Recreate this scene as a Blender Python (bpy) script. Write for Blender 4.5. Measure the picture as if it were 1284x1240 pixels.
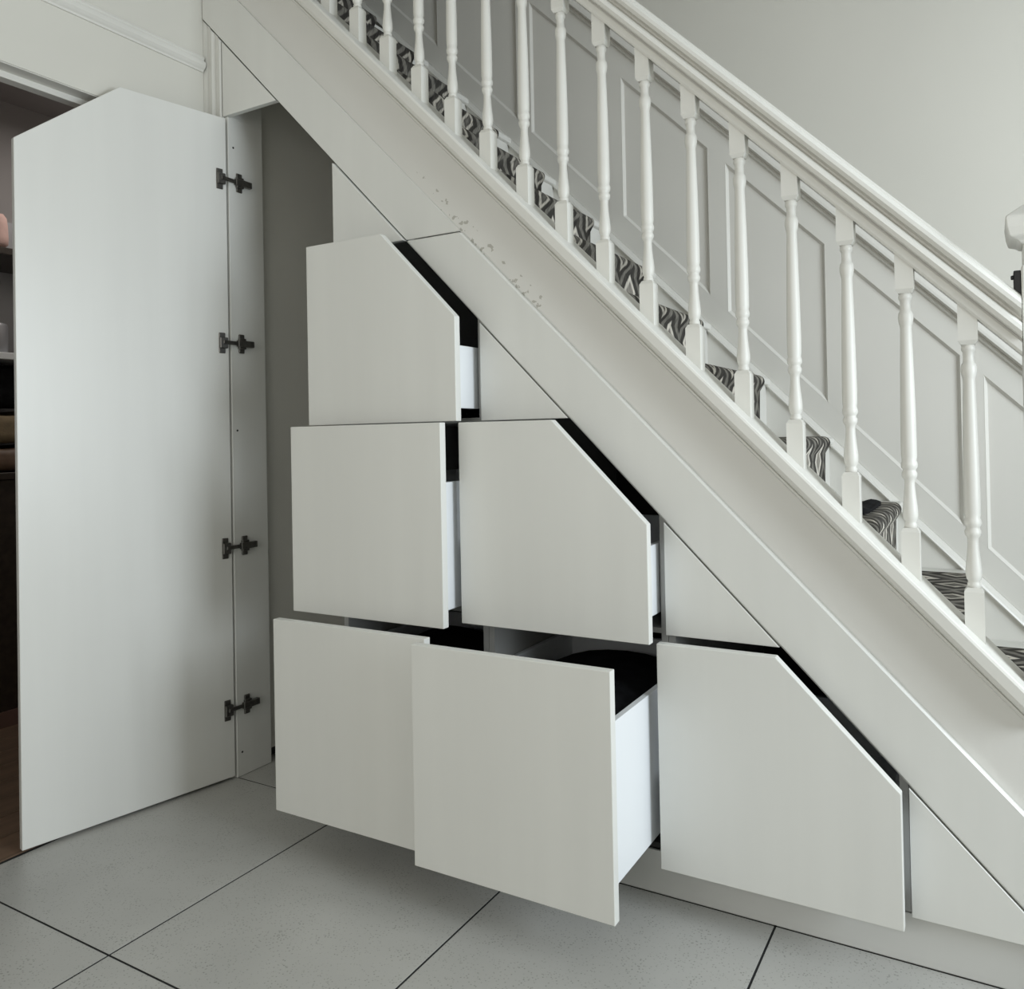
import bpy, bmesh, math, random
from mathutils import Vector, Matrix
random.seed(4)
sc = bpy.context.scene
for o in list(bpy.data.objects): bpy.data.objects.remove(o)
COL = sc.collection
PI = math.pi

# ------------------------------------------------------------------ camera
F_PX, CY_PX, PITCH, YAW, ROLL = 1031.527, 535.77, 0.0114, 0.5284, -0.0191
cam_pos = Vector((0.0, -1.7717, 1.05))
fw0 = Vector((-math.sin(YAW), math.cos(YAW), 0)); rt = Vector((math.cos(YAW), math.sin(YAW), 0)); up0 = Vector((0, 0, 1))
fw = fw0 * math.cos(PITCH) + up0 * math.sin(PITCH)
up = -fw0 * math.sin(PITCH) + up0 * math.cos(PITCH)
cr, sr = math.cos(ROLL), math.sin(ROLL)
r2 = rt * cr + up * sr
u2 = -rt * sr + up * cr
cam_d = bpy.data.cameras.new('camera')
cam = bpy.data.objects.new('camera', cam_d); COL.objects.link(cam)
cam.matrix_world = Matrix(((r2.x, u2.x, -fw.x, cam_pos.x), (r2.y, u2.y, -fw.y, cam_pos.y), (r2.z, u2.z, -fw.z, cam_pos.z), (0, 0, 0, 1)))
cam_d.sensor_fit = 'HORIZONTAL'; cam_d.sensor_width = 36.0
cam_d.lens = 36.0 * F_PX / 1284.0
cam_d.shift_y = (CY_PX - 620.0) / 1284.0
cam_d.clip_start = 0.05
sc.camera = cam

# ------------------------------------------------------------------ light
world = bpy.data.worlds.new('world'); sc.world = world
world.use_nodes = True
world.node_tree.nodes['Background'].inputs[0].default_value = (0.86, 0.92, 1.0, 1)
world.node_tree.nodes['Background'].inputs[1].default_value = 0.5
def area(name, loc, direction, sx, sy, power, color):
    l = bpy.data.lights.new(name, 'AREA'); l.shape = 'RECTANGLE'; l.size = sx; l.size_y = sy
    l.energy = power; l.color = color
    o = bpy.data.objects.new(name, l); COL.objects.link(o)
    o.location = loc; o.rotation_euler = Vector(direction).to_track_quat('-Z', 'Y').to_euler()
    return o
area('front_door_daylight', (1.93, -0.50, 1.42), (-1, 0, 0), 1.2, 1.5, 66, (0.86, 0.94, 1.0))
area('front_window_daylight', (-0.9, -3.38, 1.5), (0, 1, 0), 2.4, 1.6, 21, (1.0, 0.965, 0.88))
sc.view_settings.view_transform = 'Standard'
sc.view_settings.look = 'None'
sc.view_settings.exposure = 0.0
sc.view_settings.gamma = 1.0
sc.view_settings.use_curve_mapping = False

# ------------------------------------------------------------------ materials
def new_mat(name):
    m = bpy.data.materials.new(name); m.use_nodes = True
    nt = m.node_tree; return m, nt, nt.nodes['Principled BSDF']
def paint(name, col, rough=0.4, var=0.03, scale=(3, 3, 3), bump=0.0, bscale=60, spec=0.5, metal=0.0):
    m, nt, b = new_mat(name)
    b.inputs['Roughness'].default_value = rough
    b.inputs['Metallic'].default_value = metal
    b.inputs['Specular IOR Level'].default_value = spec
    tc = nt.nodes.new('ShaderNodeTexCoord'); mp = nt.nodes.new('ShaderNodeMapping')
    mp.inputs['Scale'].default_value = scale
    nt.links.new(tc.outputs['Object'], mp.inputs[0])
    n = nt.nodes.new('ShaderNodeTexNoise'); n.inputs['Scale'].default_value = 1.0; n.inputs['Detail'].default_value = 4
    nt.links.new(mp.outputs[0], n.inputs[0])
    rp = nt.nodes.new('ShaderNodeValToRGB')
    rp.color_ramp.elements[0].position = 0.3; rp.color_ramp.elements[1].position = 0.7
    rp.color_ramp.elements[0].color = tuple(c * (1 - var) for c in col) + (1,)
    rp.color_ramp.elements[1].color = tuple(min(1, c * (1 + var)) for c in col) + (1,)
    nt.links.new(n.outputs[0], rp.inputs[0]); nt.links.new(rp.outputs[0], b.inputs['Base Color'])
    if bump:
        n2 = nt.nodes.new('ShaderNodeTexNoise'); n2.inputs['Scale'].default_value = bscale; n2.inputs['Detail'].default_value = 3
        nt.links.new(tc.outputs['Object'], n2.inputs[0])
        bp = nt.nodes.new('ShaderNodeBump'); bp.inputs['Strength'].default_value = bump; bp.inputs['Distance'].default_value = 0.002
        nt.links.new(n2.outputs[0], bp.inputs['Height']); nt.links.new(bp.outputs[0], b.inputs['Normal'])
    return m
M_FRONT = paint('satin_white_board', (0.735, 0.735, 0.70), 0.33, 0.018, (14, 14, 0.9))
M_EDGE = M_FRONT
M_BOX = paint('white_melamine', (0.82, 0.84, 0.86), 0.35, 0.01)
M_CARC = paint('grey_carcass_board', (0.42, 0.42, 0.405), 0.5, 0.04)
M_DARK = paint('carcass_shade_black', (0.022, 0.022, 0.022), 0.7, 0.1)  # near-black colour paints in the shade deep inside the cabinets
M_PLINTH = paint('plinth_board', (0.62, 0.62, 0.595), 0.45, 0.03)
M_WALL = paint('matt_wall_paint', (0.69, 0.675, 0.615), 0.75, 0.02, (2, 2, 2), 0.08, 90)
M_GLOSS = paint('gloss_white_woodwork', (0.73, 0.72, 0.675), 0.42, 0.02, (5, 5, 5), 0.05, 40)
M_PANEL = paint('eggshell_panelling', (0.715, 0.70, 0.65), 0.3, 0.015, (3, 3, 3), 0.03, 30)
M_CEIL = paint('ceiling_paint', (0.60, 0.59, 0.56), 0.9, 0.02)
M_INNER = paint('cupboard_inner_paint', (0.68, 0.67, 0.62), 0.7, 0.04)
M_GROUT = paint('dark_grout', (0.014, 0.014, 0.014), 0.9, 0.2, (40, 40, 40))
M_STEEL = paint('dark_nickel', (0.16, 0.155, 0.145), 0.32, 0.2, (60, 60, 60), metal=0.9)
M_HOLE = paint('dark_hole', (0.02, 0.02, 0.02), 0.9, 0.1)
M_BLACKMETAL = paint('black_metal', (0.03, 0.03, 0.03), 0.35, 0.1, metal=0.6)
M_BLACKCLOTH = paint('black_cloth', (0.012, 0.012, 0.013), 0.95, 0.3, (30, 30, 30), 0.5, 200, 0.08)
M_DARKCLOTH = paint('charcoal_cloth', (0.020, 0.021, 0.024), 0.95, 0.3, (20, 20, 20), 0.6, 120, 0.08)
M_WOODF = paint('brown_floorboard', (0.16, 0.105, 0.07), 0.45, 0.25, (25, 2.5, 25))
M_DARKWOOD = paint('dark_stained_wood', (0.035, 0.025, 0.018), 0.5, 0.3, (4, 40, 40))
M_GREYROOM = paint('grey_room_paint', (0.36, 0.34, 0.34), 0.8, 0.03)
M_PINK = paint('pink_fabric', (0.62, 0.42, 0.38), 0.9, 0.1, (20, 20, 20), 0.3, 150)
M_KHAKI = paint('khaki_canvas', (0.24, 0.18, 0.11), 0.9, 0.2, (20, 20, 20), 0.4, 150)
M_BROWN = paint('brown_leather', (0.14, 0.085, 0.055), 0.5, 0.2, (20, 20, 20), 0.3, 100)
M_TIN = paint('grey_tin', (0.40, 0.40, 0.42), 0.35, 0.05, metal=0.5)
M_REDBROWN = paint('reddish_board', (0.17, 0.10, 0.08), 0.6, 0.15)

def string_mat():
    # painted plaster string board with a band of small chips along its lower edge
    m, nt, b = new_mat('painted_plaster_string')
    b.inputs['Roughness'].default_value = 0.5
    tc = nt.nodes.new('ShaderNodeTexCoord')
    n = nt.nodes.new('ShaderNodeTexNoise'); n.inputs['Scale'].default_value = 48; n.inputs['Detail'].default_value = 3
    nt.links.new(tc.outputs['Object'], n.inputs[0])
    geo = nt.nodes.new('ShaderNodeNewGeometry')
    sx = nt.nodes.new('ShaderNodeSeparateXYZ'); nt.links.new(geo.outputs['Position'], sx.inputs[0])
    def math_(op, a, bb):
        k = nt.nodes.new('ShaderNodeMath'); k.operation = op
        for i, v in enumerate((a, bb)):
            if hasattr(v, 'links'): nt.links.new(v, k.inputs[i])
            else: k.inputs[i].default_value = v
        return k.outputs[0]
    # height above the lower edge of the string: z + 1.0226 x - 0.377
    h = math_('ADD', sx.outputs['Z'], math_('MULTIPLY', sx.outputs['X'], 1.0226))
    h = math_('SUBTRACT', h, 0.377)
    band = math_('LESS_THAN', h, 0.045)
    rng = math_('MULTIPLY', math_('GREATER_THAN', sx.outputs['X'], -1.33), math_('LESS_THAN', sx.outputs['X'], -0.95))
    chip = math_('GREATER_THAN', n.outputs[0], 0.60)
    msk = math_('MULTIPLY', math_('MULTIPLY', band, rng), chip)
    mx = nt.nodes.new('ShaderNodeMix'); mx.data_type = 'RGBA'
    nt.links.new(msk, mx.inputs['Factor'])
    n3 = nt.nodes.new('ShaderNodeTexNoise'); n3.inputs['Scale'].default_value = 3
    nt.links.new(tc.outputs['Object'], n3.inputs[0])
    rp = nt.nodes.new('ShaderNodeValToRGB')
    rp.color_ramp.elements[0].color = (0.70, 0.69, 0.655, 1); rp.color_ramp.elements[1].color = (0.745, 0.735, 0.70, 1)
    nt.links.new(n3.outputs[0], rp.inputs[0])
    nt.links.new(rp.outputs[0], mx.inputs['A']); mx.inputs['B'].default_value = (0.47, 0.455, 0.41, 1)
    nt.links.new(mx.outputs['Result'], b.inputs['Base Color'])
    n2 = nt.nodes.new('ShaderNodeTexNoise'); n2.inputs['Scale'].default_value = 25
    nt.links.new(tc.outputs['Object'], n2.inputs[0])
    bp = nt.nodes.new('ShaderNodeBump'); bp.inputs['Strength'].default_value = 0.12; bp.inputs['Distance'].default_value = 0.003
    nt.links.new(n2.outputs[0], bp.inputs['Height']); nt.links.new(bp.outputs[0], b.inputs['Normal'])
    return m
M_STRING = string_mat()

def tile_mat():
    m, nt, b = new_mat('speckled_grey_tile')
    b.inputs['Roughness'].default_value = 0.38
    tc = nt.nodes.new('ShaderNodeTexCoord')
    n = nt.nodes.new('ShaderNodeTexNoise'); n.inputs['Scale'].default_value = 4; n.inputs['Detail'].default_value = 5
    nt.links.new(tc.outputs['Object'], n.inputs[0])
    r0 = nt.nodes.new('ShaderNodeValToRGB')
    r0.color_ramp.elements[0].position = .3; r0.color_ramp.elements[1].position = .7
    r0.color_ramp.elements[0].color = (0.42, 0.417, 0.393, 1); r0.color_ramp.elements[1].color = (0.475, 0.47, 0.443, 1)
    nt.links.new(n.outputs[0], r0.inputs[0])
    v = nt.nodes.new('ShaderNodeTexVoronoi'); v.inputs['Scale'].default_value = 150
    nt.links.new(tc.outputs['Object'], v.inputs['Vector'])
    n2 = nt.nodes.new('ShaderNodeTexNoise'); n2.inputs['Scale'].default_value = 14
    nt.links.new(tc.outputs['Object'], n2.inputs[0])
    ad = nt.nodes.new('ShaderNodeMath'); ad.operation = 'MULTIPLY_ADD'; ad.inputs[1].default_value = 0.45
    nt.links.new(n2.outputs[0], ad.inputs[0]); nt.links.new(v.outputs['Distance'], ad.inputs[2])
    r1 = nt.nodes.new('ShaderNodeValToRGB')
    r1.color_ramp.elements[0].position = 0.28; r1.color_ramp.elements[1].position = 0.52
    r1.color_ramp.elements[0].color = (0.55, 0.55, 0.53, 1); r1.color_ramp.elements[1].color = (1, 1, 1, 1)
    nt.links.new(ad.outputs[0], r1.inputs[0])
    mx = nt.nodes.new('ShaderNodeMix'); mx.data_type = 'RGBA'; mx.blend_type = 'MULTIPLY'; mx.inputs['Factor'].default_value = 1
    nt.links.new(r0.outputs[0], mx.inputs['A']); nt.links.new(r1.outputs[0], mx.inputs['B'])
    nt.links.new(mx.outputs['Result'], b.inputs['Base Color'])
    return m
M_TILE = tile_mat()

def runner_mat():
    # ikat style carpet: nested diamonds on dark grey, driven by the runner's own UVs (metres)
    m, nt, b = new_mat('diamond_pattern_carpet')
    b.inputs['Roughness'].default_value = 0.95; b.inputs['Specular IOR Level'].default_value = 0.1
    uv = nt.nodes.new('ShaderNodeUVMap'); uv.uv_map = 'UVMap'
    nz = nt.nodes.new('ShaderNodeTexNoise'); nz.inputs['Scale'].default_value = 22; nz.inputs['Detail'].default_value = 3
    mpn = nt.nodes.new('ShaderNodeMapping'); mpn.inputs['Scale'].default_value = (2.2, 0.5, 1)
    nt.links.new(uv.outputs[0], mpn.inputs[0]); nt.links.new(mpn.outputs[0], nz.inputs[0])
    sx = nt.nodes.new('ShaderNodeSeparateXYZ'); nt.links.new(uv.outputs[0], sx.inputs[0])
    def mth(op, a, bb=None, c=None):
        k = nt.nodes.new('ShaderNodeMath'); k.operation = op
        for i, v in enumerate((a, bb, c)):
            if v is None: continue
            if hasattr(v, 'links'): nt.links.new(v, k.inputs[i])
            else: k.inputs[i].default_value = v
        return k.outputs[0]
    def tri(src, period, off):
        f = mth('FRACT', mth('MULTIPLY_ADD', src, 1.0 / period, off))
        return mth('ABSOLUTE', mth('MULTIPLY_ADD', f, 2.0, -1.0))
    jit = mth('MULTIPLY_ADD', nz.outputs[0], 0.022, -0.011)
    vv = mth('ADD', sx.outputs['Y'], jit)
    d = mth('ADD', tri(sx.outputs['X'], 0.165, 0.35), tri(vv, 0.1905, 0.25))      # 0 .. 2, diamond distance
    rp = nt.nodes.new('ShaderNodeValToRGB'); rp.color_ramp.interpolation = 'LINEAR'
    cols = [(0.0, (.20, .19, .17)), (0.16, (.17, .16, .15)), (0.20, (.42, .40, .37)), (0.27, (.42, .40, .37)), (0.31, (.035, .033, .032)), (0.46, (.045, .043, .04)),
            (0.50, (.13, .125, .115)), (0.60, (.12, .115, .105)), (0.64, (.03, .028, .027)), (0.76, (.035, .033, .03)), (0.80, (.30, .285, .26)), (0.85, (.28, .265, .24)), (0.89, (.05, .047, .044)), (1.0, (.12, .115, .105))]
    e = rp.color_ramp.elements
    while len(e) > 1: e.remove(e[-1])
    e[0].position = 0; e[0].color = cols[0][1] + (1,)
    for p_, c_ in cols[1:]:
        x = e.new(p_); x.color = c_ + (1,)
    dd = mth('MULTIPLY', d, 0.5)
    nt.links.new(dd, rp.inputs[0])
    # pile streaks
    n2 = nt.nodes.new('ShaderNodeTexNoise'); n2.inputs['Scale'].default_value = 60; n2.inputs['Detail'].default_value = 4
    mp2 = nt.nodes.new('ShaderNodeMapping'); mp2.inputs['Scale'].default_value = (3.5, 0.5, 1)
    nt.links.new(uv.outputs[0], mp2.inputs[0]); nt.links.new(mp2.outputs[0], n2.inputs[0])
    r2_ = nt.nodes.new('ShaderNodeValToRGB'); r2_.color_ramp.elements[0].position = .3; r2_.color_ramp.elements[1].position = .7
    r2_.color_ramp.elements[0].color = (.85, .85, .83, 1); r2_.color_ramp.elements[1].color = (2.3, 2.26, 2.15, 1)
    nt.links.new(n2.outputs[0], r2_.inputs[0])
    mx = nt.nodes.new('ShaderNodeMix'); mx.data_type = 'RGBA'; mx.blend_type = 'MULTIPLY'; mx.inputs['Factor'].default_value = 1
    nt.links.new(rp.outputs[0], mx.inputs['A']); nt.links.new(r2_.outputs[0], mx.inputs['B'])
    nt.links.new(mx.outputs['Result'], b.inputs['Base Color'])
    bp = nt.nodes.new('ShaderNodeBump'); bp.inputs['Strength'].default_value = 0.6; bp.inputs['Distance'].default_value = 0.004
    nt.links.new(n2.outputs[0], bp.inputs['Height']); nt.links.new(bp.outputs[0], b.inputs['Normal'])
    return m
M_RUNNER = runner_mat()

# ------------------------------------------------------------------ mesh helpers
ORG = {}
def prism(bm, pts, axis, a, b):
    """polygon pts extruded along axis from a to b; x:(y,z)  y:(x,z)  z:(x,y)"""
    def P(p, t):
        if axis == 'y': return (p[0], t, p[1])
        if axis == 'x': return (t, p[0], p[1])
        return (p[0], p[1], t)
    va = [bm.verts.new(P(p, a)) for p in pts]; vb = [bm.verts.new(P(p, b)) for p in pts]
    bm.faces.new(va); bm.faces.new(vb[::-1])
    n = len(pts)
    for i in range(n):
        bm.faces.new((va[(i + 1) % n], va[i], vb[i], vb[(i + 1) % n]))
def box(bm, x0, x1, y0, y1, z0, z1):
    prism(bm, [(x0, y0), (x1, y0), (x1, y1), (x0, y1)], 'z', z0, z1)
def lathe(bm, prof, seg=20, cx=0, cy=0):
    rings = []
    for r, z in prof:
        rings.append([bm.verts.new((cx + r * math.cos(2 * PI * i / seg), cy + r * math.sin(2 * PI * i / seg), z)) for i in range(seg)])
    for a, b in zip(rings, rings[1:]):
        for i in range(seg):
            f = bm.faces.new((a[i], a[(i + 1) % seg], b[(i + 1) % seg], b[i])); f.smooth = True
    bm.faces.new(rings[0][::-1]); bm.faces.new(rings[-1])
def obj(name, bm, mat, parent=None, bevel=0.0, origin=None, smooth=False, seg=1):
    if bevel:
        bmesh.ops.recalc_face_normals(bm, faces=bm.faces)
        es = [e for e in bm.edges if len(e.link_faces) == 2 and e.calc_face_angle(0) > 0.5]
        bmesh.ops.bevel(bm, geom=es, offset=bevel, segments=seg, profile=0.5, affect='EDGES', clamp_overlap=True)
    bmesh.ops.recalc_face_normals(bm, faces=bm.faces)
    cs = [v.co.copy() for v in bm.verts]
    if origin is None:
        mn = Vector([min(c[i] for c in cs) for i in range(3)]); mxx = Vector([max(c[i] for c in cs) for i in range(3)])
        origin = Vector(((mn.x + mxx.x) / 2, (mn.y + mxx.y) / 2, mn.z))
    origin = Vector(origin)
    po = ORG[parent.name] if parent else Vector((0, 0, 0))
    for v in bm.verts: v.co -= origin
    me = bpy.data.meshes.new(name); bm.to_mesh(me); bm.free()
    if smooth:
        for p in me.polygons: p.use_smooth = True
    me.materials.append(mat)
    o = bpy.data.objects.new(name, me); COL.objects.link(o)
    if parent: o.parent = parent
    o.location = origin - po
    ORG[o.name] = origin
    return o
def new(): return bmesh.new()
def thing(name, label, cat, loc=(0, 0, 0), group=None):
    o = bpy.data.objects.new(name, None); COL.objects.link(o); o.empty_display_size = 0.05
    o.location = loc; ORG[o.name] = Vector(loc)
    return tag(o, label, cat, group)
def tag(o, label, cat, group=None):
    o['label'] = label; o['category'] = cat
    if group: o['group'] = group
    return o
def struct(o): o['kind'] = 'structure'; return o
def structure(name, bm, mat, **k): return struct(obj(name, bm, mat, **k))

SL = -1.0226                                  # slope of the flight, dz/dx
CS = math.cos(math.atan(-SL))
def rail_z(x): return 0.1971 + SL * x         # lower edge of the sloping fascia
def rail_x(z): return (z - 0.1971) / SL
def slope_bar(bm, prof, z0, x0, x1, smooth=False):
    """profile (y, perpendicular height) swept along the flight, plumb ends"""
    rings = []
    for x in (x0, x1):
        rings.append([bm.verts.new((x, y, z0 + SL * x + n / CS)) for y, n in prof])
    n = len(prof)
    for i in range(n):
        f = bm.faces.new((rings[0][i], rings[0][(i + 1) % n], rings[1][(i + 1) % n], rings[1][i])); f.smooth = smooth
    bm.faces.new(rings[0][::-1]); bm.faces.new(rings[1])
def rect(y0, y1, n0, n1): return [(y0, n0), (y1, n0), (y1, n1), (y0, n1)]

XW = -2.167                                   # face of the left wall
YW = 0.92                                     # face of the panelled wall behind the stairs
XA, XAB, XBC, XC = -1.615, -1.126, -0.645, -0.158
Z0, Z1, Z2, Z3 = 0.1014, 0.5943, 1.0891, 1.5837
ZH = 2.0774
CEIL = 2.62; LAND = 2.746

# ------------------------------------------------------------------ setting
bm = new(); box(bm, XW - 0.02, 2.0, -3.4, YW, -0.12, -0.0012)
floor = structure('floor', bm, M_GROUT)
TX, TY, TW, TH, J = -1.5928, -0.7285, 0.5856, 0.7490, 0.0024
tile_me = None
for i in range(-1, 7):
    for j in range(-4, 3):
        x0, x1 = TX + i * TW + J, TX + (i + 1) * TW - J
        y0, y1 = TY + j * TH + J, TY + (j + 1) * TH - J
        x0 = max(x0, XW - 0.02); x1 = min(x1, 2.0); y0 = max(y0, -3.4); y1 = min(y1, YW)
        if x1 - x0 < 0.02 or y1 - y0 < 0.02: continue
        full = abs((x1 - x0) - (TW - 2 * J)) < 1e-5 and abs((y1 - y0) - (TH - 2 * J)) < 1e-5
        if full and tile_me:
            o = bpy.data.objects.new('tile', tile_me); COL.objects.link(o); o.parent = floor
            o.location = Vector(((x0 + x1) / 2, (y0 + y1) / 2, -0.0011)) - ORG['floor']; continue
        b = new(); box(b, x0, x1, y0, y1, -0.0011, 0.0)
        o = obj('tile', b, M_TILE, floor, bevel=0.0004)
        if full: tile_me = o.data

def wall_with_opening(bm, y0, y1, x0, x1, zt, oy0, oy1, oz):
    box(bm, x0, x1, y0, oy0, 0, zt); box(bm, x0, x1, oy1, y1, 0, zt); box(bm, x0, x1, oy0, oy1, oz, zt)
b = new(); wall_with_opening(b, -3.4, 0.0, XW - 0.12, XW, LAND, -1.15, -0.28, 2.037)
box(b, XW - 0.12, XW, 0.0, YW + 0.01, 0.0, LAND)
wl = structure('wall_left', b, M_WALL)
# door lining with its stop inside the opening
b = new()
for (x0, x1, t) in ((XW - 0.118, XW - 0.002, 0.003), (XW - 0.085, XW - 0.050, 0.020)):
    box(b, x0, x1, -1.15 , -0.28, 2.037 - t, 2.037); box(b, x0, x1, -0.28 - t, -0.28, 0, 2.037 - t); box(b, x0, x1, -1.15, -1.15 + t, 0, 2.037 - t)
structure('trim_1', b, M_GLOSS, bevel=0.001)
# moulding along the left wall
b = new()
prof = [(XW, 2.238), (XW + .006, 2.238), (XW + .008, 2.243), (XW + .013, 2.247), (XW + .019, 2.254), (XW + .019, 2.266), (XW + .012, 2.270), (XW + .010, 2.276), (XW + .013, 2.280), (XW + .011, 2.286), (XW, 2.287)]
vs = [[b.verts.new((x, y, z)) for x, z in prof] for y in (-3.4, 0.009)]
for i in range(len(prof)):
    k = (i + 1) % len(prof); b.faces.new((vs[0][i], vs[0][k], vs[1][k], vs[1][i]))
b.faces.new(vs[0]); b.faces.new(vs[1][::-1])
structure('trim_2', b, M_GLOSS)

# wall behind the stairs, framed panelling as separate pieces
b = new(); box(b, XW - 1.1, 2.12, YW + 0.012, YW + 0.14, 0, 5.0)
wb = structure('wall_back', b, M_WALL)
LX0, LX1 = XW - 1.0, 0.62
b = new(); slope_bar(b, rect(YW - 0.018, YW + 0.012, -0.205, 0.0), 0.560, LX0, LX1)
slope_bar(b, [(YW - 0.027, 0.0), (YW - 0.030, 0.004), (YW - 0.027, 0.009), (YW - 0.018, 0.012), (YW - 0.010, 0.020), (YW + 0.012, 0.022), (YW + 0.012, 0.0)], 0.562, LX0, LX1)
obj('wall_string', b, M_PANEL, wb, bevel=0)
b = new(); slope_bar(b, rect(YW, YW + 0.012, 0.0, (0.690 - 0.592) * CS), 0.5925, LX0, LX1)
obj('panel_rail', b, M_PANEL, wb)
b = new(); slope_bar(b, rect(YW, YW + 0.012, 0.0, (1.300 - 1.182) * CS), 1.182, LX0, LX1)
obj('panel_rail', b, M_PANEL, wb)
b = new()
slope_bar(b, [(YW + .012, 0), (YW - .005, 0), (YW - .008, .004), (YW - .005, .008), (YW - .003, .011), (YW - .016, .014), (YW - .022, .017), (YW - .021, .024), (YW - .016, .036), (YW - .014, .044), (YW - .020, .047), (YW - .020, .052), (YW + .012, .054)], 1.272, LX0, LX1)
obj('dado_rail', b, M_PANEL, wb)
LEFTS = [-0.018 - 0.3612 * k + 0.0 for k in range(-1, 8)]
for k, xl in enumerate(LEFTS):
    xr = xl - 0.058                           # stile between xr and xl
    b = new(); prism(b, [(xr, 0.690 + SL * xr), (xl, 0.690 + SL * xl), (xl, 1.182 + SL * xl), (xr, 1.182 + SL * xr)], 'y', YW, YW + 0.012)
    obj('panel_stile', b, M_PANEL, wb)
    x0, x1 = xl, xl + 0.3612 - 0.058          # panel with a thin planted bead round it
    b = new()
    def q(x, h): return (x, h + SL * x)
    prism(b, [q(x0, .690), q(x1, .690), q(x1, 1.182), q(x0, 1.182)], 'y', YW + 0.009, YW + 0.0118)
    obj('wall_panel', b, M_PANEL, wb)
    b = new(); t = 0.009; tv = t / CS
    o_ = [q(x0, .690), q(x1, .690), q(x1, 1.182), q(x0, 1.182)]
    i_ = [q(x0 + t, .690 + tv), q(x1 - t, .690 + tv), q(x1 - t, 1.182 - tv), q(x0 + t, 1.182 - tv)]
    for s in range(4):
        s2 = (s + 1) % 4
        A, B_, C_, D_ = [Vector((p[0], YW - 0.0005, p[1])) for p in (o_[s], o_[s2])] + [Vector((p[0], YW + 0.0095, p[1])) for p in (i_[s2], i_[s])]
        E = [Vector((p[0], YW + 0.0095, p[1])) for p in (o_[s], o_[s2])]
        v = [b.verts.new(c) for c in (A, B_, C_, D_, E[0], E[1])]
        b.faces.new((v[0], v[1], v[2], v[3])); b.faces.new((v[4], v[5], v[1], v[0])); b.faces.new((v[3], v[2], v[5], v[4])); b.faces.new((v[1], v[5], v[2])); b.faces.new((v[0], v[3], v[4]))
    obj('panel_bead', b, M_PANEL, wb)

# the hall's other walls, ceiling and the closed stairwell above
b = new(); y0, y1 = -1.13, 0.13
box(b, 2.0, 2.12, -3.4, y0, 0, 5.0); box(b, 2.0, 2.12, y1, YW + 0.012, 0, 5.0); box(b, 2.0, 2.12, y0, y1, 2.35, 5.0); box(b, 2.0, 2.12, y0, y1, 0, 0.35)
structure('wall_right', b, M_WALL)
b = new(); box(b, -2.1, 0.3, -3.52, -3.4, 0, 0.7); box(b, -2.1, 0.3, -3.52, -3.4, 2.3, CEIL); box(b, XW - 0.12, -2.1, -3.52, -3.4, 0, CEIL); box(b, 0.3, 2.12, -3.52, -3.4, 0, CEIL)
structure('wall_front', b, M_WALL)
b = new(); box(b, XW - 0.0, 2.0, -3.4, -0.06, CEIL, LAND); box(b, XW - 1.1, 2.0, -0.06, YW + 0.012, 5.0, 5.1)
structure('ceiling', b, M_CEIL)
b = new(); box(b, XW - 1.1, 2.0, -0.18, -0.06, LAND, 5.0); box(b, XW - 1.2, XW - 1.1, -0.18, YW + .14, LAND, 5.0)
structure('wall_upper', b, M_WALL)
b = new(); box(b, XW - 1.1, XW, -0.06, YW - 0.032, LAND - 0.06, LAND)
structure('trim_3', b, M_GLOSS)

# ------------------------------------------------------------------ staircase
stair = thing('staircase', 'white painted closed string staircase rising to the left above the drawers', 'staircase', (0.30, 0.47, 0.0))
G, R = 0.1866, 0.1908
def nose(k): return -0.232 - G * k, 0.838 + R * k
Y0S, Y1S = 0.0285, YW - 0.0185
for k in range(-3, 11):
    xn, zn = nose(k)
    zb = zn - R if k > -3 else 0.0
    b = new(); box(b, xn - 0.030, xn - 0.015, Y0S, Y1S, zb, zn - 0.022)
    obj('riser', b, M_GLOSS, stair)
    if k < 10:
        b = new(); box(b, xn - 0.015 - G, xn, Y0S, Y1S, zn - 0.022, zn)
        obj('tread', b, M_GLOSS, stair, bevel=0.006, seg=2)
XT = -2.05
# outer string (y .012) down to the floor line, and the stair's underside
b = new(); slope_bar(b, rect(0.017, 0.027, 0.0, (0.572 - 0.372) * CS), 0.372, XW + 0.001, 0.30)
obj('outer_string', b, M_STRING, stair)
b = new(); slope_bar(b, rect(0.026, YW - 0.019, 0.0, 0.010), 0.352, XW + 0.003, -0.10)
obj('soffit', b, M_INNER, stair)

# ------------------------------------------------------------------ stair runner
rn = new(); uvl = rn.loops.layers.uv.new('UVMap')
path = []
for k in range(-3, 11):
    xn, zn = nose(k)
    zb = zn - R if k > -3 else 0.0
    path.append((xn - 0.013, zb + 0.004 + (0.0 if k > -3 else 0.0)))
    path.append((xn - 0.010, zn - 0.045))
    for a in range(0, 6):
        t = a / 5 * PI * 0.62
        path.append((xn - 0.016 + 0.021 * math.cos(-0.35 + t), zn - 0.015 + 0.020 * math.sin(-0.35 + t)))
    if k < 10: path.append((xn - G + 0.004, zn + 0.005))
YR0, YR1 = 0.13, 0.800
dist = 0; rows = []; prev = None
ny = 16
for p in path:
    if prev: dist += math.hypot(p[0] - prev[0], p[1] - prev[1])
    prev = p
    rows.append(([rn.verts.new((p[0], YR0 + (YR1 - YR0) * i / ny, p[1])) for i in range(ny + 1)], dist))
for (ra, da), (rb, db) in zip(rows, rows[1:]):
    for i in range(ny):
        f = rn.faces.new((ra[i], ra[i + 1], rb[i + 1], rb[i])); f.smooth = True
        ys = (i, i + 1, i + 1, i); ds = (da, da, db, db)
        for lp, yy, dd in zip(f.loops, ys, ds): lp[uvl].uv = (YR0 + (YR1 - YR0) * yy / ny, dd)
me = bpy.data.meshes.new('stair_runner'); rn.to_mesh(me); rn.free(); me.materials.append(M_RUNNER)
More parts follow.
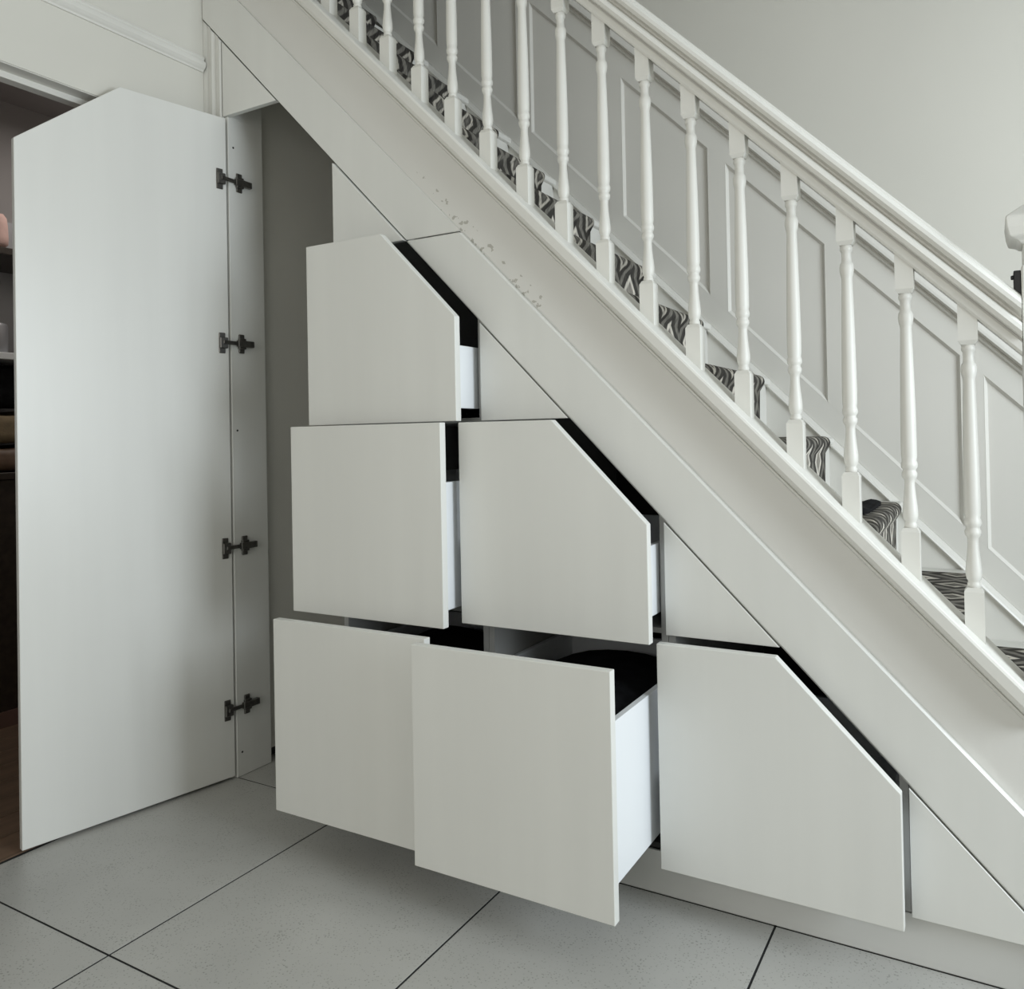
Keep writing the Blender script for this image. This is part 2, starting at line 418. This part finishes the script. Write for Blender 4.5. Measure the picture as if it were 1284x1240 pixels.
runner = bpy.data.objects.new('stair_runner', me); COL.objects.link(runner)
sol = runner.modifiers.new('pile', 'SOLIDIFY'); sol.thickness = 0.006; sol.offset = -1 
tag(runner, 'dark grey and cream diamond patterned carpet runner going up the stairs', 'carpet')

# ------------------------------------------------------------------ balustrade
bal = thing('balustrade', 'white gloss balustrade with turned spindles and moulded handrail along the open side', 'banister', (0.05, 0.05, 0.55))
XL = -2.10
b = new()
cap = [(0.108, 0.0), (-0.017, 0.0), (-0.0215, -0.002), (-0.0235, -0.006), (-0.0235, -0.016), (-0.0235, -0.024), (-0.021, -0.031), (-0.016, -0.034), (-0.008, -0.0345), (-0.002, -0.0345), (-0.002, -0.0375),
       (-0.006, -0.0385), (-0.006, -0.0425), (0.000, -0.045), (0.008, -0.0465), (0.017, -0.0495), (0.017, -0.042), (0.108, -0.042)]
slope_bar(b, cap, 0.617, XL, 0.052)
obj('base_rail', b, M_GLOSS, bal)
hp = [(-.019, 0), (-.021, .004), (-.021, .0165), (-.0145, .0172), (-.0145, .0200), (-.027, .0215), (-.031, .023), (-.0335, .030), (-.031, .037), (-.026, .041), (-.018, .0430), (-.0125, .0455), (-.0125, .0490), (-.018, .0515),
      (-.030, .052), (-.0345, .059), (-.0335, .066), (-.028, .071), (-.021, .0735), (-.020, .0765), (-.012, .0795), (0, .0805)]
hp = [(0.05 + y, n) for y, n in hp] + [(0.05 - y, n) for y, n in hp[-2::-1]]
b = new(); slope_bar(b, hp, 1.237, XL, 0.052)
obj('handrail', b, M_GLOSS, bal)
BZ0, BL, HW = 0.617, 0.620, 0.0168
def baluster_mesh():
    b = new()
    def blk(z0, z1, slope_low, taper):
        c = [(-1, -1), (1, -1), (1, 1), (-1, 1)]; rs = []
        lv = [(z0, HW, slope_low), (z0 + (0.008 if taper > 0 and not slope_low else 0.012), HW, False), (z1 - 0.012, HW, False), (z1, HW, not slope_low)]
        if slope_low: lv = [(z0, HW, True), (z1 - 0.008, HW, False), (z1, HW - 0.0045, False)]
        else: lv = [(z0, HW - 0.0045, False), (z0 + 0.008, HW, False), (z1, HW, True)]
        for z, w, s in lv: rs.append([b.verts.new((x * w, y * w, z + (SL * x * w if s else 0))) for x, y in c])
        for a, d in zip(rs, rs[1:]):
            for i in range(4): b.faces.new((a[i], a[(i + 1) % 4], d[(i + 1) % 4], d[i]))
        b.faces.new(rs[0][::-1]); b.faces.new(rs[-1])
    blk(0.0, 0.088, True, 1); blk(0.556, BL, False, 1)
    prof = [(.0118, .086), (.0118, .095), (.0105, .097), (.0105, .100), (.0128, .104), (.0142, .112), (.0142, .122), (.0130, .134), (.0112, .150), (.0098, .166), (.0094, .176), (.0100, .184), (.0130, .188),
            (.0142, .192), (.0142, .197), (.0120, .201), (.0120, .204), (.0148, .208), (.0155, .213), (.0148, .218), (.0132, .222), (.0145, .230), (.0147, .260), (.0140, .320), (.0126, .400), (.0112, .460), (.0106, .486),
            (.0112, .492), (.0128, .497), (.0140, .504), (.0140, .512), (.0128, .518), (.0100, .522), (.0096, .530), (.0098, .542), (.0120, .545), (.0128, .549), (.0120, .553), (.0110, .556), (.0110, .560)]
    lathe(b, prof, 20)
    return b
first = None
for i in range(16, -4, -1):
    x = -0.037 - 0.1082 * (16 - i)
    loc = Vector((x, 0.05, BZ0 + SL * x))
    if first is None:
        b = baluster_mesh(); b.verts.ensure_lookup_table()
        for v in b.verts: v.co += loc
        first = obj('baluster', b, M_GLOSS, bal, origin=loc)
    else:
        o = first.copy(); COL.objects.link(o); o.parent = bal; o.location = loc - ORG[bal.name]
# newel post at the foot, only its cap and one edge come into view
NX, NY, NW = 0.097, 0.072, 0.044
b = new(); box(b, NX - NW, NX + NW, NY - NW, NY + NW, 0.0, 1.352); box(b, NX - NW + .004, NX + NW - .004, NY - NW + .004, NY + NW - .004, 1.352, 1.395)
newel = obj('newel_post', b, M_GLOSS, bal, bevel=0.003)
b = new()
rs = []
for z, w in ((1.392, NW + .000), (1.398, NW + .006), (1.404, NW + .018), (1.420, NW + .022), (1.440, NW + .024), (1.446, NW + .018), (1.462, NW - .002), (1.478, NW - .024)):
    rs.append([b.verts.new((NX + sx * w, NY + sy * w, z)) for sx, sy in ((-1, -1), (1, -1), (1, 1), (-1, 1))])
for a, d in zip(rs, rs[1:]):
    for i in range(4): b.faces.new((a[i], a[(i + 1) % 4], d[(i + 1) % 4], d[i]))
b.faces.new(rs[0][::-1]); b.faces.new(rs[-1])
obj('newel_cap', b, M_GLOSS, newel, bevel=0.002)
b = new(); box(b, NX - NW - .012, NX - NW, NY - .020, NY + .016, 1.296, 1.346)
for z in (1.308, 1.334): lathe(b, [(.004, z - .004), (.004, z + .004)], 10, NX - NW - .013, NY - .012)
obj('bracket', b, M_BLACKMETAL, newel, bevel=0.002)['label'] = 'black metal gate bracket'

# ------------------------------------------------------------------ sloping fascia above the cabinets
fas = thing('fascia_board', 'white two piece sloping fascia board along the top of the drawers', 'fascia', (-0.9, 0.009, 0.0))
zt = 0.3775
b = new()
prism(b, [(rail_x(Z3), Z3), (0.19, rail_z(0.19)), (0.30, rail_z(0.30) if rail_z(0.30) > 0 else 0.0), (0.30, zt + SL * .30), ((Z3 - zt) / SL, Z3)] if False else
      [(rail_x(Z3), Z3), (rail_x(0.002), 0.002), (0.30, 0.002), (0.30, zt + SL * 0.30), ((Z3 - zt) / SL, Z3)], 'y', 0.0, 0.0168)
obj('fascia_rail', b, M_FRONT, fas, bevel=0.004)
zg = Z3 + 0.005
b = new(); prism(b, [(XW + .002, rail_z(XW)), (rail_x(zg), zg), ((zg - zt + .001) / SL, zg), (XW + .002, zt - .001 + SL * XW)], 'y', 0.0105, 0.0168)
obj('fascia_rail', b, M_FRONT, fas, bevel=0.001)

# ------------------------------------------------------------------ tall cupboard on the left
cup = thing('tall_cupboard', 'tall white cupboard with open door under the top of the stairs', 'cupboard', (-1.9, 0.3, 0.0))
HX, HY, AD = -2.0605, 0.0077, 0.1936
# moulded filler post beside the left wall
b = new()
tp = [(-2.166, 0.014), (-2.150, 0.014), (-2.146, 0.018), (-2.134, 0.018), (-2.130, 0.012), (-2.122, 0.009), (-2.114, 0.012), (-2.110, 0.016), (-2.098, 0.016), (-2.094, 0.011), (-2.086, 0.008), (-2.080, 0.010), (-2.079, 0.030), (-2.166, 0.030)]
va = [b.verts.new((x, y, 0.0)) for x, y in tp]; vb = [b.verts.new((x, y, rail_z(x) - .004)) for x, y in tp]
b.faces.new(va[::-1]); b.faces.new(vb)
for i in range(len(tp)):
    k = (i + 1) % len(tp); b.faces.new((va[i], va[k], vb[k], vb[i]))
obj('filler_post', b, M_FRONT, cup)
b = new(); prism(b, [(-2.0755, ZH), (-2.0755, rail_z(-2.0755) - .004), (rail_x(ZH) - .004, ZH)], 'y', 0.010, 0.028)
obj('header_panel', b, M_FRONT, cup, bevel=0.001)
b = new(); box(b, -2.078, -2.060, 0.0165, 0.156, 0.001, ZH - .001); box(b, -2.078, -2.060, 0.029, 0.156, ZH - .001, 2.30)
side = obj('side_panel', b, M_FRONT, cup, bevel=0.001)
for z in (1.983, 1.086, 0.075):
    b = new()
    ring = [[b.verts.new((x, 0.036 + .0035 * math.cos(t * PI / 5), z + .0035 * math.sin(t * PI / 5))) for t in range(10)] for x in (-2.0602, -2.0594)]
    for t in range(10): b.faces.new((ring[0][t], ring[0][(t + 1) % 10], ring[1][(t + 1) % 10], ring[1][t]))
    b.faces.new(ring[1])
    obj('screw_hole', b, M_HOLE, side)
b = new(); prism(b, [(0.158, 0.036), (YW - 0.04, 0.036), (YW - 0.04, 2.40), (0.158, 2.40)], 'x', -2.10, -2.085)
obj('inner_lining', b, M_INNER, cup)
b = new(); box(b, -2.125, -2.105, 0.158, YW - 0.04, 0.002, 0.034)
obj('recessed_plinth', b, M_DARK, cup)  # near-black board paints in the shadow gap below the lining
b = new(); prism(b, [(-2.085, 0.002), (XA - .003, 0.002), (XA - .003, rail_z(XA) + .1), (-2.085, rail_z(-2.085) + .1)], 'y', YW - 0.06, YW - 0.045)
obj('back_panel', b, M_INNER, cup)
# the door, swung open past a right angle
dv = Vector((-math.sin(AD), -math.cos(AD), 0)); dn = Vector((math.cos(AD), -math.sin(AD), 0))
DW, XK, DZ0, DZH, DZE, DT = 0.5997, 0.3256, 0.0095, 2.0677, 1.8516, 0.018
hp0 = Vector((HX, HY, 0))
b = new()
poly = [(0, DZ0), (DW, DZ0), (DW, DZE), (XK, DZH), (0, DZH)]
fa = [b.verts.new(hp0 + dv * s + Vector((0, 0, z))) for s, z in poly]; fb = [b.verts.new(hp0 + dv * s - dn * DT + Vector((0, 0, z))) for s, z in poly]
b.faces.new(fa); b.faces.new(fb[::-1])
for i in range(5):
    k = (i + 1) % 5; b.faces.new((fa[k], fa[i], fb[i], fb[k]))
door = obj('door', b, M_FRONT, cup, bevel=0.0012)
door['label'] = 'tall cupboard door with a clipped top corner'
def slab(b, o, u, v, w, u0, u1, v0, v1, w0, w1):
    c = [b.verts.new(o + u * a + v * d + w * e) for e in (w0, w1) for a, d in ((u0, v0), (u1, v0), (u1, v1), (u0, v1))]
    for f in ((3, 2, 1, 0), (4, 5, 6, 7), (0, 1, 5, 4), (1, 2, 6, 5), (2, 3, 7, 6), (3, 0, 4, 7)): b.faces.new([c[i] for i in f])
UZ = Vector((0, 0, 1))
for z in (1.872, 1.359, 0.720, 0.219):
    o0 = hp0 + UZ * z
    b = new()
    slab(b, o0, dv, UZ, dn, 0.013, 0.035, -0.032, 0.032, 0.0003, 0.004)          # cup flange
    slab(b, o0, dv, UZ, dn, 0.008, 0.034, -0.017, 0.017, 0.0003, 0.012)          # cup with its lever
    obj('hinge', b, M_STEEL, door, bevel=0.0018)
    b = new()
    ex = Vector((1, 0, 0)); ey = Vector((0, 1, 0)); s0 = Vector((-2.060, 0, z + 0.002))
    slab(b, s0, ey, UZ, ex, -0.020, 0.034, -0.006, 0.006, 0.005, 0.011)           # link across the gap
    slab(b, s0, ey, UZ, ex, 0.034, 0.098, -0.010, 0.010, 0.003, 0.016)            # arm
    slab(b, s0, ey, UZ, ex, 0.044, 0.066, -0.030, 0.030, 0.0003, 0.006)           # mounting plate wings
    slab(b, s0, ey, UZ, ex, 0.040, 0.068, -0.017, 0.017, 0.003, 0.012)
    obj('hinge_plate', b, M_STEEL, side, bevel=0.0018)

# ------------------------------------------------------------------ drawer cabinets
FT = 0.022
def cabinet(name, label, x0, x1, rows, infill_z, end=False):
    c = thing(name, label, 'drawer cabinet', ((x0 + x1) / 2, 0.3, 0.0))
    YB = 0.84
    ztop = rail_z(x0)
    # sides
    for sx0, sx1, inner in ((x0 + .0005, x0 + .0165, 0), (x1 - .0165, x1 - .0005, 1)):
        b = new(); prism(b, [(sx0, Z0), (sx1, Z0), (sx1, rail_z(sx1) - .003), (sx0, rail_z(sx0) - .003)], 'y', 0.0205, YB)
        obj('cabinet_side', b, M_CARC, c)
    # back
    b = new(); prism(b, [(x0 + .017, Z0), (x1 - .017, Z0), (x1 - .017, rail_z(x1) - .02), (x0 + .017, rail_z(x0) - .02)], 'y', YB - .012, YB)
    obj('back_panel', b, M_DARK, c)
    # sloping top board
    b = new(); prism(b, [(x0 + .001, rail_z(x0) - .0), (x1, rail_z(x1)), (x1, rail_z(x1) + .02), (x0 + .001, rail_z(x0) + .02)], 'y', 0.0172, YB)
    obj('sloping_top', b, M_BOX if end is None else M_CARC, c)  # left cabinet's board is paler, painting in the light it catches
    # shelves between rows
    for z in rows:
        b = new(); xr = min(x1 - .017, rail_x(z) - .03)
        box(b, x0 + .017, xr, 0.026, YB - .013, z[0] - .004 if isinstance(z, tuple) else z, (z[0] if isinstance(z, tuple) else z) + .012)
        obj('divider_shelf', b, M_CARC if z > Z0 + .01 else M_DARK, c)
    # fixed infill closing the triangle above the top drawer
    zi = infill_z + .003
    b = new(); prism(b, [(x0 + .001, zi), (rail_x(zi) - .004, zi), (x0 + .001, rail_z(x0 + .001) - .0045)], 'y', 0.0, 0.018)
    obj('infill_panel', b, M_FRONT, c, bevel=0.001)
    if end:
        zi = Z0
        b = new(); prism(b, [(XC + .002, zi), (rail_x(zi) - .004, zi), (XC + .002, rail_z(XC + .002) - .0045)], 'y', 0.0, 0.018)
        obj('end_infill_panel', b, M_FRONT, c, bevel=0.001)
    return c
def drawer(c, x0, x1, z0, z1, d, bz0, bz1, clip=False, depth=0.72, label=None):
    """drawer box as the part, its front panel as a sub-part; d = how far it is pulled out"""
    bx0, bx1 = x0 + .024, x1 - .019
    ya, yb = -d + FT, -d + FT + depth
    t = .014
    b = new()
    box(b, bx0, bx0 + t, ya, yb, bz0, bz1); box(b, bx1 - t, bx1, ya, yb, bz0, bz1)
    box(b, bx0 + t, bx1 - t, yb - t, yb, bz0 + .001, bz1); box(b, bx0 + t, bx1 - t, ya, yb - t, bz0 + .012, bz0 + .022)
    o = obj('drawer', b, M_BOX, c, bevel=0.0008)
    if label: o['label'] = label
    pts = [(x0, z0), (x1, z0)]
    if clip: pts += [(x1, rail_z(x1) - .004), (rail_x(z1) - .004, z1), (x0, z1)]
    else: pts += [(x1, z1), (x0, z1)]
    b = new(); prism(b, pts, 'y', -d, -d + FT)
    obj('drawer_front', b, M_FRONT, o, bevel=0.0016, seg=2)
    return o
g = .0018
cA = cabinet('drawer_cabinet', 'left drawer cabinet, the tallest, with three open drawers stacked beside the open cupboard', XA, XAB, [Z0, Z1, Z2], Z3, end=None)
drawer(cA, XA - .003, XAB - .004, Z2 + g, Z3 - g, 0.1046, 1.124, 1.282, True, label='top drawer with a clipped corner')
drawer(cA, XA - .009, XAB - .009, Z1 + g, Z2 - g, 0.1672, 0.630, 0.942, label='square middle drawer')
drawer(cA, XA + .005, XAB - .003, Z0 + g, Z1 - g, 0.2527, 0.150, 0.475, label='square bottom drawer')
cB = cabinet('drawer_cabinet', 'middle drawer cabinet with two open drawers, the lower one pulled furthest out', XAB, XBC, [Z0, Z1], Z2)
drawer(cB, XAB - .006, XBC - .002, Z1 + g, Z2 - g, 0.0950, 0.642, 0.800, True, label='upper drawer with a clipped corner')
drawer(cB, XAB - .002, XBC - .003, Z0 + g, Z1 - g, 0.3045, 0.150, 0.475, label='square lower drawer pulled furthest out')
cC = cabinet('drawer_cabinet', 'right drawer cabinet, the lowest, with a single clipped corner drawer slightly open', XBC, XC, [Z0], Z1, end=True)
drawer(cC, XBC + .001, XC - .006, Z0 + g, Z1 - g, 0.0619, 0.140, 0.300, True)
# plinth under the whole run
b = new(); prism(b, [(XA + .004, 0.001), (0.185, 0.001), (rail_x(Z0 - .003) - .004, Z0 - .003), (XA + .004, Z0 - .003)], 'y', 0.020, 0.0275)
pl = obj('plinth', b, M_PLINTH, None, bevel=0.001)
tag(pl, 'low white plinth board on the floor tiles under the drawer cabinets', 'plinth')

# dark cloth in the drawer pulled furthest out, bulked up to darken its inside
def soft_block(name, x0, x1, y0, y1, z0, z1, mat, label, cat, seed=1, parent=None, amp=0.012):
    b = new(); bmesh.ops.create_cube(b, size=1.0)
    bmesh.ops.subdivide_edges(b, edges=b.edges[:], cuts=5, use_grid_fill=True)
    rnd = random.Random(seed); ph = [rnd.uniform(0, 6.28) for _ in range(6)]
    for v in b.verts:
        c = v.co * 2
        m4 = (abs(c.x) ** 5 + abs(c.y) ** 5 + abs(c.z) ** 5) ** 0.2
        c = c / max(m4, 1e-6) * max(abs(c.x), abs(c.y), abs(c.z))
        w = amp * (math.sin(3.1 * c.x + ph[0]) + math.sin(4.3 * c.y + ph[1]) + math.sin(2.7 * c.z + ph[2])) / 1.5
        top = (c.z + 1) / 2
        v.co = Vector(((x0 + x1) / 2 + c.x * (x1 - x0) / 2 * (1 - .06 * top) + w * .4 * top, (y0 + y1) / 2 + c.y * (y1 - y0) / 2 * (1 - .06 * top), z0 + top * (z1 - z0) + w * top * top))
        v.co.z = max(v.co.z, z0)
    o = obj(name, b, mat, parent, smooth=True)
    if label: tag(o, label, cat)
    return o
soft_block('folded_blanket', XAB + .045, XBC - .040, -0.262, 0.40, 0.1725, 0.47, M_DARKCLOTH, 'dark folded blanket lying in the drawer pulled furthest out', 'blanket', 3)
soft_block('filler_clothes', XA + .05, XAB - .045, -0.21, 0.44, 0.1725, 0.46, M_BLACKCLOTH, 'black folded clothes added to darken the bottom left drawer', 'clothes', 5)  # made-up clothes put in to blacken the inside of this drawer

# black item on one of the lower treads
soft_block('black_glove', -0.315, -0.262, 0.36, 0.70, 0.8445, 0.859, M_BLACKCLOTH, 'small black glove left on a carpeted lower stair', 'glove', 8, amp=0.006)

# ------------------------------------------------------------------ the room seen past the cupboard door
b = new(); box(b, -4.3, XW - 0.021, -2.6, 0.8, -0.12, -0.004)
of = structure('floor_other', b, M_DARK); of.name = 'floor_side'
ORG['floor_side'] = ORG['floor_other']
x = XW - 0.024
while x > -3.9:
    b = new(); box(b, x - 0.126, x - 0.002, -2.6, 0.8, -0.004, 0.0)
    obj('floorboard', b, M_WOODF, of, bevel=0.0008); x -= 0.128
b = new(); box(b, -4.3, -4.2, -2.6, 0.8, 0, 2.5); box(b, -4.3, XW - .12, 0.8, 0.9, 0, 2.5); box(b, -4.3, XW - .12, -2.7, -2.6, 0, 2.5); box(b, -4.3, XW - .12, -2.6, 0.8, 2.5, 2.6)
structure('wall_side', b, M_GREYROOM)
b = new(); box(b, -3.70, -3.56, -2.6, 0.8, 0, 2.5)
structure('wall_rear', b, M_GREYROOM)
area('side_room_fill', (-2.85, 0.35, 2.42), (0, 0, -1), 0.4, 0.4, 5.5, (1.0, 0.95, 0.88))  # unseen fill lamp, added to brighten the side room
sh = thing('shelving_unit', 'dark wood shelving seen past the edge of the open cupboard door', 'shelves', (-3.37, -0.2, 0.0))
for z, m_, n_ in ((1.775, M_DARKWOOD, 'shelf'), (1.378, M_BOX, 'shelf'), (0.925, M_DARKWOOD, 'shelf')):
    b = new(); box(b, -3.55, -3.20, -0.95, 0.45, z, z + .026); o = obj(n_, b, m_, sh, bevel=.002)
    if m_ is M_BOX: o['label'] = 'white shelf board'
b = new(); box(b, -3.56, -3.551, -0.95, 0.45, 0.05, 1.99); obj('back_panel', b, M_TIN, sh)
for y in (-0.97, 0.45):
    b = new(); box(b, -3.55, -3.20, y, y + .02, 0.0, 2.02); obj('shelf_side', b, M_DARKWOOD, sh, bevel=.002)
b = new(); box(b, -3.55, -3.21, -0.949, 0.449, 0.06, 0.924); obj('base_cabinet', b, M_DARKWOOD, sh, bevel=.002)
b = new(); box(b, -3.50, -3.205, -0.948, 0.448, 0.0, 0.059); obj('kickboard', b, M_REDBROWN, sh)
soft_block('pink_bag', -3.47, -3.23, -0.30, 0.005, 1.8015, 1.95, M_PINK, 'pink soft bag on the top dark shelf beyond the cupboard door', 'bag', 11)
b = new(); lathe(b, [(.055, 1.4045), (.058, 1.41), (.058, 1.51), (.054, 1.52), (.02, 1.528), (.018, 1.545), (.001, 1.548)], 20, -3.30, -0.06)
tag(obj('canister', b, M_TIN), 'grey metal canister on the white shelf beyond the cupboard door', 'canister')
soft_block('black_rucksack', -3.47, -3.24, -0.22, 0.20, 1.20, 1.36, M_BLACKCLOTH, 'black rucksack lying on the bags under the white shelf', 'bag', 14)
soft_block('khaki_bag', -3.47, -3.23, -0.28, 0.24, 1.062, 1.176, M_KHAKI, 'khaki canvas bag squashed between rucksack and brown bag', 'bag', 17)
soft_block('brown_bag', -3.48, -3.22, -0.30, 0.22, 0.9515, 1.052, M_BROWN, 'brown leather bag at the bottom of the bag pile', 'bag', 19)
